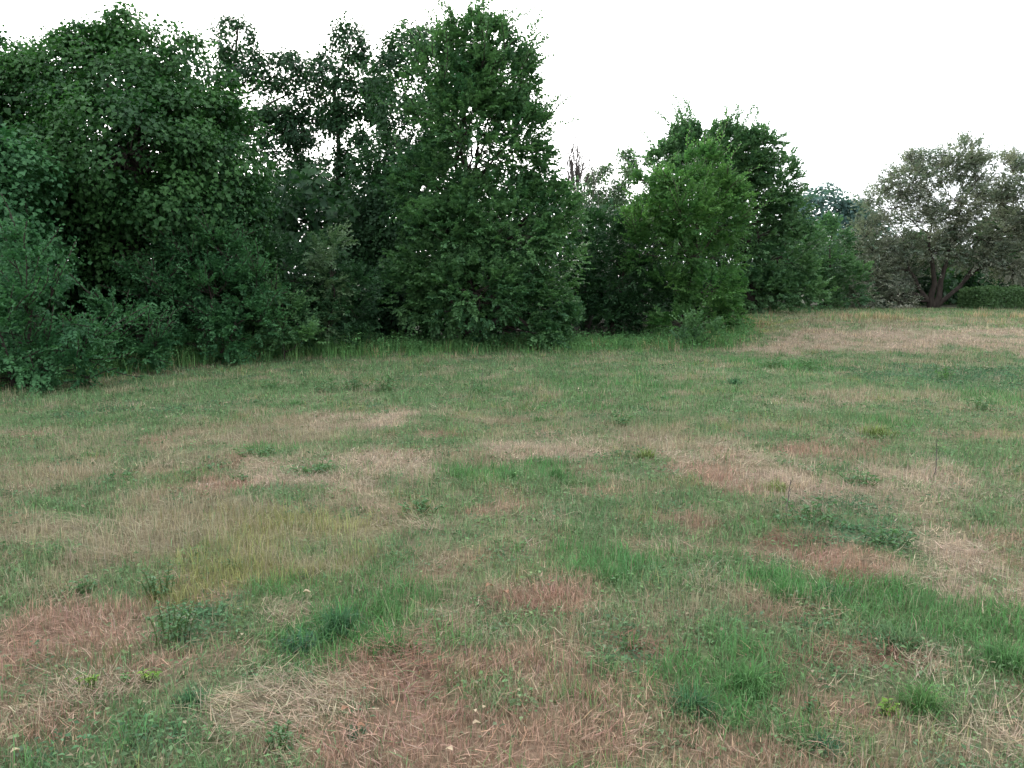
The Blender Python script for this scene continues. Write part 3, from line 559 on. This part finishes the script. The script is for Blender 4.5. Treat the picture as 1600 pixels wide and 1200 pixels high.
def meadow():
    r = np.random.default_rng(123); sw = Sward(); tot = 0
    #     depth range, tufts per m2, blades per tuft, width factor, height factor, two segments
    for (y0, y1, dn, nb, wf, hf, two) in [(1.7, 3.0, 900, 11, 1.0, .95, True), (3.0, 4.6, 700, 10, 1.05, 1.0, True), (4.6, 6.6, 400, 9, 1.3, 1.05, True), (6.6, 9.5, 270, 9, 1.9, 1.1, False),
                                  (9.5, 13.5, 170, 8, 2.7, 1.15, False), (13.5, 19, 105, 7, 3.7, 1.2, False), (19, 33, 55, 7, 5.2, 1.25, False)]:
        wd = 1.42 * y1 + 4.6; n = int((y1 - y0) * wd * dn); Y = r.uniform(y0, y1, n); X = r.uniform(-wd / 2, wd / 2, n)
        ok = ((np.abs(X) < .68 * Y + .45) | ((np.abs(X) < .71 * Y + 2.3) & (r.random(n) < .42))) & (Y < edge_y(X) + .3 + 7 * sstep((X - 6.5) / 2)); X, Y = X[ok], Y[ok]; n = len(X)
        W = cover(X, Y); pw = W ** 2.0; pw[:, 7] *= .6; pw /= pw.sum(1, keepdims=True)
        kd = (pw.cumsum(1) < r.random((n, 1))).sum(1).clip(0, 8); ty = TUFT_ID[kd, r.integers(0, 6, n)]
        c = 0.74 * CMAP[kd] + 0.26 * (W @ CMAP); c = c * r.uniform(.80, 1.22, (n, 1)) * (0.85 + .3 * fbm(X * 4, Y * 4, 12, 2))[:, None] * r.normal(1, .05, (n, 3))
        ts = r.uniform(.65, 1.3, n) * (0.7 + .6 * fbm(X * 1.3, Y * 1.3, 3))
        tid = np.repeat(np.arange(n), nb); m = len(tid); A = GA[ty][tid]; isw = (A[:, 2] > .015)
        P = np.stack([X[tid] + r.normal(0, 1, m) * A[:, 1] * wf ** .4, Y[tid] + r.normal(0, 1, m) * A[:, 1] * wf ** .4, np.zeros(m)], 1)
        P[:, 2] = zf(P[:, 0], P[:, 1]) + np.where(A[:, 7] > .9, r.uniform(.004, .03, m), -.004)
        C = c[tid] * r.uniform(.62, 1.42, (m, 1)); odd = r.random(m) < .07; C[odd] = (C_BEIGE * r.uniform(.6, 1.3, (odd.sum(), 1))); odd = r.random(m) < .05; C[odd] = C_GREEN * r.uniform(.7, 1.3, (odd.sum(), 1))
        flat = r.random(m) < A[:, 7]
        lean = np.where(flat, r.uniform(1.2, 1.52, m), A[:, 3] + r.random(m) * (A[:, 4] - A[:, 3])); bend = np.where(flat, r.uniform(-.5, .6, m), A[:, 5] + r.random(m) * (A[:, 6] - A[:, 5]))
        h = A[:, 0] * ts[tid] * r.uniform(.5, 1.3, m) * hf * np.where(flat, 1.3, 1.0)
        b = ~isw; yaw = np.where(flat, 9 * fbm(P[:, 0] * .9, P[:, 1] * .9, 77, 2) + r.normal(0, .7, m) + 3.14 * (r.random(m) < .5), r.uniform(0, 6.283, m))     # lying straw is combed by the mower
        V, T, Q, k = blades(P[b], yaw[b], h[b], A[b, 2] * wf * r.uniform(.7, 1.25, b.sum()), lean[b], bend[b], two)
        sw.add(V, T, Q, np.repeat(C[b], k, 0))
        if isw.any():
            q = isw; n2 = q.sum(); Pw = P[q]; Pw[:, 2] += .045 * ts[tid][q] * r.uniform(.15, 1, n2); D = unit(np.stack([r.normal(0, 1, n2), r.normal(0, 1, n2), r.uniform(-.2, .5, n2)], 1))
            L = r.uniform(.014, .030, n2) * wf ** .5; V, T = leaf_quads(Pw, D, unit(r.normal(0, .4, (n2, 3)) + [0, 0, 1]), L, L * .6); sw.add(V, T, np.zeros((0, 4), int), np.repeat(C[q] * .9, 4, 0))
        tot += m
    link('grass', sw.mesh('grass'), kind='stuff', label='short patchy meadow grass, green tufts among dry straw', category='grass')
    print('blades', tot, 'tris', sum(len(t) for t in sw.T) + 2 * sum(len(q) for q in sw.Q))
meadow()
def verge():
    r = np.random.default_rng(321); n = 7800; sw = Sward()
    u = r.uniform(-260, 1850, n); eu = [p[0] for p in EDGE_UV]; ev = [p[1] for p in EDGE_UV]
    gx_ = np.interp(u, eu, EDGE[:, 0]); gy_ = np.interp(u, eu, EDGE[:, 1]); x = gx_ + r.normal(0, .1, n); y = gy_ + r.normal(-.30, .55, n) * gy_ / 16
    right = u > 1165; dens = np.where(right, .2, .45) + 1.0 * fbm(x * 1.2, y * 1.2, 44); keep = (r.random(n) < dens) & (~right | (sn(x * .5, y * .8, 45) > .62)); x, y, u, right = x[keep], y[keep], u[keep], right[keep]; n = len(x)
    dry = (right & (r.random(n) < .75)) | (r.random(n) < .08)
    s = r.uniform(.35, 1.0, n) * (.5 + 1.0 * fbm(x * 1.6, y * 1.6, 46)) * np.interp(u, [-260, 100, 300, 560, 600, 1130, 1170, 1850], [.8, 1.0, 1.35, 1.3, .8, .8, .6, .6])
    c = np.where(dry[:, None], np.array([.36, .285, .165]), np.array([.120, .250, .082])) * r.uniform(.7, 1.3, (n, 1)) * r.normal(1, .07, (n, 3))
    nb = 8; t = np.repeat(np.arange(n), nb); m = len(t); wf = np.clip(y / 9, 1, 2.8)[t]
    P = np.stack([x[t] + r.normal(0, .07, m), y[t] + r.normal(0, .07, m), np.zeros(m)], 1); P[:, 2] = zf(P[:, 0], P[:, 1]) - .01
    V, T, Q, k = blades(P, r.uniform(0, 6.283, m), .44 * s[t] * r.uniform(.45, 1.25, m), .0042 * wf * r.uniform(.7, 1.3, m), r.uniform(0, .35, m), r.uniform(.05, 1.0, m), True)
    sw.add(V, T, Q, np.repeat(c[t] * r.uniform(.65, 1.4, (m, 1)), k, 0))
    q = np.where(~right & (r.random(n) < .5))[0]; nl = 12; q = np.repeat(q, nl); m = len(q)                     # leafy weeds among it
    P = np.stack([x[q] + r.normal(0, .09, m), y[q] + r.normal(0, .09, m), np.zeros(m)], 1); P[:, 2] = zf(P[:, 0], P[:, 1]) + .42 * s[q] * r.uniform(.1, 1.15, m)
    D = unit(np.stack([r.normal(0, 1, m), r.normal(0, 1, m), r.uniform(-.4, .5, m)], 1)); L = r.uniform(.03, .08, m); V, T = leaf_quads(P, D, unit(r.normal(0, .45, (m, 3)) + [0, -.2, 1]), L, L * .5)
    sw.add(V, T, np.zeros((0, 4), int), np.repeat(np.array([.085, .20, .070]) * r.uniform(.6, 1.4, (m, 1)), 4, 0))
    link('verge_grass', sw.mesh('verge_grass'), kind='stuff', label='tall unmown grass fringing the foot of the trees', category='grass')
verge()

# ------------------------------------------------------------------ clumps and weeds that stand out of the sward, one by one
def clump(uv, wpx, hpx, colr, label, seed, n=170, name='grass_clump', group=None, lean=.75):
    """a single dense tussock of blades"""
    r = np.random.default_rng(4000 + seed); g = ground(*uv); k = g[1] / F_PX; rad = .5 * wpx * k; H = hpx * k
    d = r.normal(0, .38, (n, 2)) * rad; P = np.stack([g[0] + d[:, 0], g[1] + d[:, 1], 0 * d[:, 0]], 1); P[:, 2] = zf(P[:, 0], P[:, 1]) - .004
    yaw = np.arctan2(d[:, 1], d[:, 0]) + r.normal(0, .8, n); out = np.hypot(d[:, 0], d[:, 1]) / rad
    V, T, Q, kk = blades(P, yaw, H * r.uniform(.45, 1.2, n) * (1.0 - .3 * np.clip(out, 0, 1)) * .82, np.clip(.0038 * g[1] / 4.0, .004, .012) * r.uniform(.7, 1.3, n), r.uniform(0, lean, n) * (.5 + out), r.uniform(.3, 1.7, n), True)
    sw = Sward(); sw.add(V, T, Q, np.repeat(np.asarray(colr) * r.uniform(.55, 1.6, (n, 1)) * r.normal(1, .05, (n, 3)), kk, 0))
    o = link(name, sw.mesh(name, g), label=label, category='grass clump', group=group); o.location = g
def weed(uv, wpx, hpx, mat, label, seed, stems=9, leaf=.035, name='weed', group=None, upright=.6):
    """a leafy weed: thin stems with a spiral of leaves"""
    r = np.random.default_rng(6000 + seed); g = ground(*uv); k = g[1] / F_PX; rad = .5 * wpx * k; H = hpx * k
    root = link(name, None, label=label, category='weed', group=group); root.location = g
    mb = MB(); PP, DD, NN = [], [], []
    for q in range(stems):
        a = r.uniform(0, 6.283); d = np.array([math.cos(a), math.sin(a), 0]); p0 = g + d * rad * r.uniform(0, .85); p0[2] = float(zf(p0[0], p0[1])) - .005
        e = p0 + d * rad * r.uniform(.0, .45) + np.array([r.normal(0, .15) * rad, r.normal(0, .15) * rad, H * r.uniform(.4, 1.05)]); C = wander(p0, e, 5, .15, r, .12)
        tube(mb, C - g, np.linspace(.004, .0015, 5), 3)
        m = max(6, int(np.linalg.norm(e - p0) / (leaf * .33))); t = r.uniform(.05, 1, m); P = np.stack([np.interp(t, np.linspace(0, 1, 5), C[:, i_]) for i_ in range(3)], 1)
        b = r.uniform(0, 6.283, m); D = np.stack([np.cos(b), np.sin(b), r.uniform(-.15, .7, m)], 1); PP.append(P); DD.append(unit(D)); NN.append(unit(r.normal(0, .35, (m, 3)) + [0, 0, 1]))
    PP = np.concatenate(PP); m = len(PP); L = leaf * r.uniform(.6, 1.25, m); V, T = leaf_quads(PP, np.concatenate(DD), np.concatenate(NN), L, L * r.uniform(.42, .62, m))
    link('stems', mb.mesh('stems', M_STEM), root, kind='stuff')
    f = MB(); f.add(V - g, T=T, tint=np.repeat(np.clip(r.normal(.5, .25, m), 0, 1), 4)); link('leaves', f.mesh('leaves', mat), root)
M_STEM = bark_mat('green_stem', (.05, .09, .03), (.10, .14, .05), 30)
GD = (.050, .125, .055); GG = (.075, .170, .055); GY_ = (.150, .200, .060); GB = (.060, .135, .075)
CL = [  # column, row of the foot, width, height, colour, label
    (530, 985, 95, 62, GD, 'big dark green bushy tussock between straw litter and lush grass', 420), (470, 1010, 90, 45, GB, 'bluish tussock of arching blades beside the big dark tussock', 260),
    (610, 1015, 100, 45, GG, 'bright lush tussock at the edge of the reddish straw', 260), (600, 955, 80, 45, GG, 'fresh green tussock just behind the big dark tussock', 200),
    (1368, 680, 75, 30, GY_, 'yellow-green sedge tussock standing alone on the greener slope', 240), (1148, 600, 26, 22, GD, 'small dark tuft alone on the pale green sward', 90), (842, 657, 36, 14, GG, 'small vivid green tuft beside a pale dry patch', 110),
    (462, 632, 28, 14, GG, 'vivid green tuft before the row of bluish weeds', 90), (1010, 715, 34, 32, GY_, 'yellowish tuft at the end of the long dry strip', 110), (1212, 765, 50, 28, GY_, 'yellowing tuft in the middle of the reddish patch', 150),
    (1170, 1075, 110, 75, GG, 'large fresh green tussock beside bare reddish soil', 320), (1225, 930, 80, 42, GG, 'dense green tussock behind the red soil strip, larger of two', 200), (1300, 930, 70, 40, GD, 'dense dark green tussock behind the red soil strip', 180),
    (955, 905, 70, 40, GG, 'round green tussock near the small bare red patches', 180), (1405, 1005, 100, 52, (.095, .17, .075), 'grey-green tussock with a flattened top beside dry pink straw', 240), (1570, 1040, 120, 75, GG, 'broad tall green tussock spreading past the dry pink straw', 300),
    (1440, 1110, 80, 85, (.085, .18, .055), 'tall upright green tussock beside the yellow-leaved weed', 240), (1080, 1110, 110, 60, GD, 'wide low dark green tussock at the edge of reddish straw', 260), (1290, 1170, 60, 40, GB, 'bluish tuft amid dead reddish thatch', 110),
    (800, 745, 34, 18, GG, 'lush tuft of the vivid green strip, standing nearer the straw', 140), (870, 742, 36, 18, GG, 'lush tuft of the vivid green strip, standing nearer the weeds', 150), (300, 1100, 70, 45, GD, 'dark tuft beside the heap of lying straw', 160), (560, 1150, 55, 30, GB, 'bluish grass tuft rooted in lying straw', 90), (985, 1010, 60, 34, GG, 'green tuft on the bare soil strip', 130)]
for q, (u, v, wp, hp, c, lb, n) in enumerate(CL): clump((u, v), wp, hp, c, lb, q, n)
WD = [  # column, row, width, height, leaf material, label, stems, leaf size
    (430, 608, 46, 18, L_WEED, 'low bluish weed nearest the maple in the weed row', 14, .05), (500, 612, 50, 20, L_WEED, 'spreading bluish weed in the middle of the weed row', 16, .05), (555, 610, 40, 26, L_WEED, 'tall bluish weed within the weed row', 14, .05), (605, 612, 46, 28, L_WEED, 'tallest bluish weed ending the weed row', 16, .05),
    (1205, 575, 60, 16, L_WEED, 'broad dark leafy weed below the dry rise', 18, .06), (1262, 578, 40, 16, L_WEED, 'smaller dark leafy weed beside the broad leafy weed', 14, .06), (1475, 592, 26, 22, L_BRIGHT, 'upright bright leafy weed alone below the dry rise', 10, .06), (1530, 640, 46, 18, L_WEED, 'spreading leafy weed beyond the sedge tussock', 14, .05),
    (970, 665, 36, 22, L_WEED, 'feathery bluish weed on the green sward', 12, .045), (130, 925, 42, 22, L_WEED, 'small dark weed in beige standing stalks near red straw', 14, .028), (362, 886, 34, 14, L_WEED, 'tiny dark weed in yellow stalks', 10, .028), (405, 712, 60, 14, L_WEED, 'flat green weed between two pale pink patches', 16, .04), (495, 738, 70, 14, L_WEED, 'flat dark weed crossing the pale pink patch', 18, .04),
    (195, 750, 40, 12, L_WEED, 'small flat weed at the rim of the reddish patch', 12, .04), (372, 752, 24, 14, L_WEED, 'little weed inside the reddish pink patch', 8, .035), (1265, 818, 120, 30, L_WEED, 'wide dark leafy weed patch before the red soil', 24, .034), (1385, 850, 70, 26, L_WEED, 'dark leafy weed between red soil and dry pink straw', 22, .034), (1340, 758, 60, 20, L_WEED, 'dark leafy weed beside the yellowing tuft patch', 18, .036),
    (1385, 1120, 34, 34, L_LIME, 'yellow-leaved weed at the foot of the upright tussock', 9, .026), (135, 1080, 34, 30, L_LIME, 'lime green seedling in dead brown grass, larger of two', 9, .022), (232, 1066, 30, 28, L_LIME, 'lime green seedling in dead brown grass, beside the bluish weeds', 8, .022), (195, 1070, 22, 22, L_BRIGHT, 'green seedling between the two lime green ones', 7, .02),
    (270, 1000, 70, 70, L_WEED, 'tall bluish weed stand beside the yellow stalks', 15, .024), (255, 930, 60, 50, L_WEED, 'loose bluish weed rising behind the tall weed stand', 18, .022), (440, 1165, 60, 34, L_WEED, 'grey-green weed creeping over lying straw', 16, .022), (1270, 1112, 40, 22, L_WEED, 'small green weed on reddish thatch', 12, .022), (655, 800, 70, 20, L_WEED, 'grey-green flat weed beside combed straw', 18, .032), (750, 615, 40, 16, L_WEED, 'thin dark weed on the pale sward before the tallest elm', 10, .045), (268, 570, 40, 42, L_BRIGHT, 'bright leafy nettle-like weed under the elm sapling', 16, .07), (625, 540, 30, 30, L_BRIGHT, 'bright leafy weed at the dark foot of the tallest elm', 10, .07)]
for q, (u, v, wp, hp, mt, lb, st, lf) in enumerate(WD): weed((u, v), wp, hp, mt, lb, q, st, lf)
# tall single stalks
for q, (u, v, h, lb) in enumerate([(1228, 808, 62, 'single bare upright stalk behind the wide dark weed patch'), (1457, 745, 60, 'single bare upright stalk on the dry pinkish slope'), (752, 606, 30, 'single short stalk before the tallest elm')]):
    r = np.random.default_rng(q + 9000); g = ground(u, v); H = h * g[1] / F_PX; mb = MB(); C = wander(g - [0, 0, .01], g + np.array([.02, 0, H]), 7, .12, r); tube(mb, C - g, np.linspace(.005, .002, 7), 5)
    for w_ in range(3): tube(mb, wander(C[3 + w_], C[3 + w_] + np.array([r.normal(0, .03), r.normal(0, .03), .07]), 3, .1, r) - g, np.linspace(.0025, .001, 3), 3)
    o = link('stalk', mb.mesh('stalk', DEADWOOD), label=lb, category='stalk'); o.location = g
# pale curled dry leaves
def dry_leaf(uv, L, yaw, label, seed, mat, group=None):
    r = np.random.default_rng(seed); g = ground(*uv); nu, nv = 7, 5; V = []
    for a in range(nu):
        t = a / (nu - 1); wdt = .34 * math.sin(math.pi * min(.98, max(.03, t))) ** .7
        for b in range(nv):
            s_ = b / (nv - 1) * 2 - 1; x = (t - .5) * L; y = s_ * wdt * L * (1 + r.normal(0, .06)); z = .30 * L * s_ * s_ * wdt * 2 + .10 * L * math.sin(t * 5) + r.normal(0, .012) * L
            V.append((x * math.cos(yaw) - y * math.sin(yaw), x * math.sin(yaw) + y * math.cos(yaw), z + .045))
    Q = [[a * nv + b, (a + 1) * nv + b, (a + 1) * nv + b + 1, a * nv + b + 1] for a in range(nu - 1) for b in range(nv - 1)]
    o = link('dry_leaf', mesh('dry_leaf', V, [np.array(Q)], mat, {'tint': np.random.default_rng(seed).random(len(V))}, True), label=label, category='leaf', group=group); o.location = g
L_DRY = leaf_mat('dry_leaf', (.36, .27, .18), (.52, .42, .29), .1, .7, .2, 1.0); L_BROWN = leaf_mat('brown_leaf', (.20, .10, .06), (.34, .19, .12), .1, .7, .2, 1.0)
for q, (u, v, L, yw, m_, lb) in enumerate([(745, 1148, .030, .4, L_DRY, 'largest pale dry leaf lying on reddish straw'), (742, 1128, .022, 2.0, L_DRY, 'small pale dry leaf behind the largest pale leaf'), (757, 1122, .020, 1.1, L_DRY, 'narrow pale dry leaf beside the small pale leaf'), (702, 1190, .030, 2.6, L_DRY, 'pale dry leaf half sunk in reddish stubble'),
        (540, 1125, .035, .9, L_BROWN, 'brown curled leaf at the straw edge'), (614, 1115, .030, 1.9, L_BROWN, 'rust brown curled leaf in reddish stubble'), (565, 1152, .030, .2, L_BROWN, 'light brown curled leaf beside the bluish tuft'), (765, 928, .050, .7, L_BROWN, 'dark red-brown leaf on bare soil'), (790, 938, .045, 2.2, L_BROWN, 'red-brown curled leaf beside the dark one on bare soil'), (480, 938, .040, .3, L_DRY, 'pale tan leaf on combed straw beside the fresh tussock'),
        (26, 1192, .03, 1.0, L_DRY, 'pale leaf in green grass beside dead stems')]):
    dry_leaf((u, v), L, yw, lb, q + 50, m_)
print('leaf tris', LEAFTRIS)
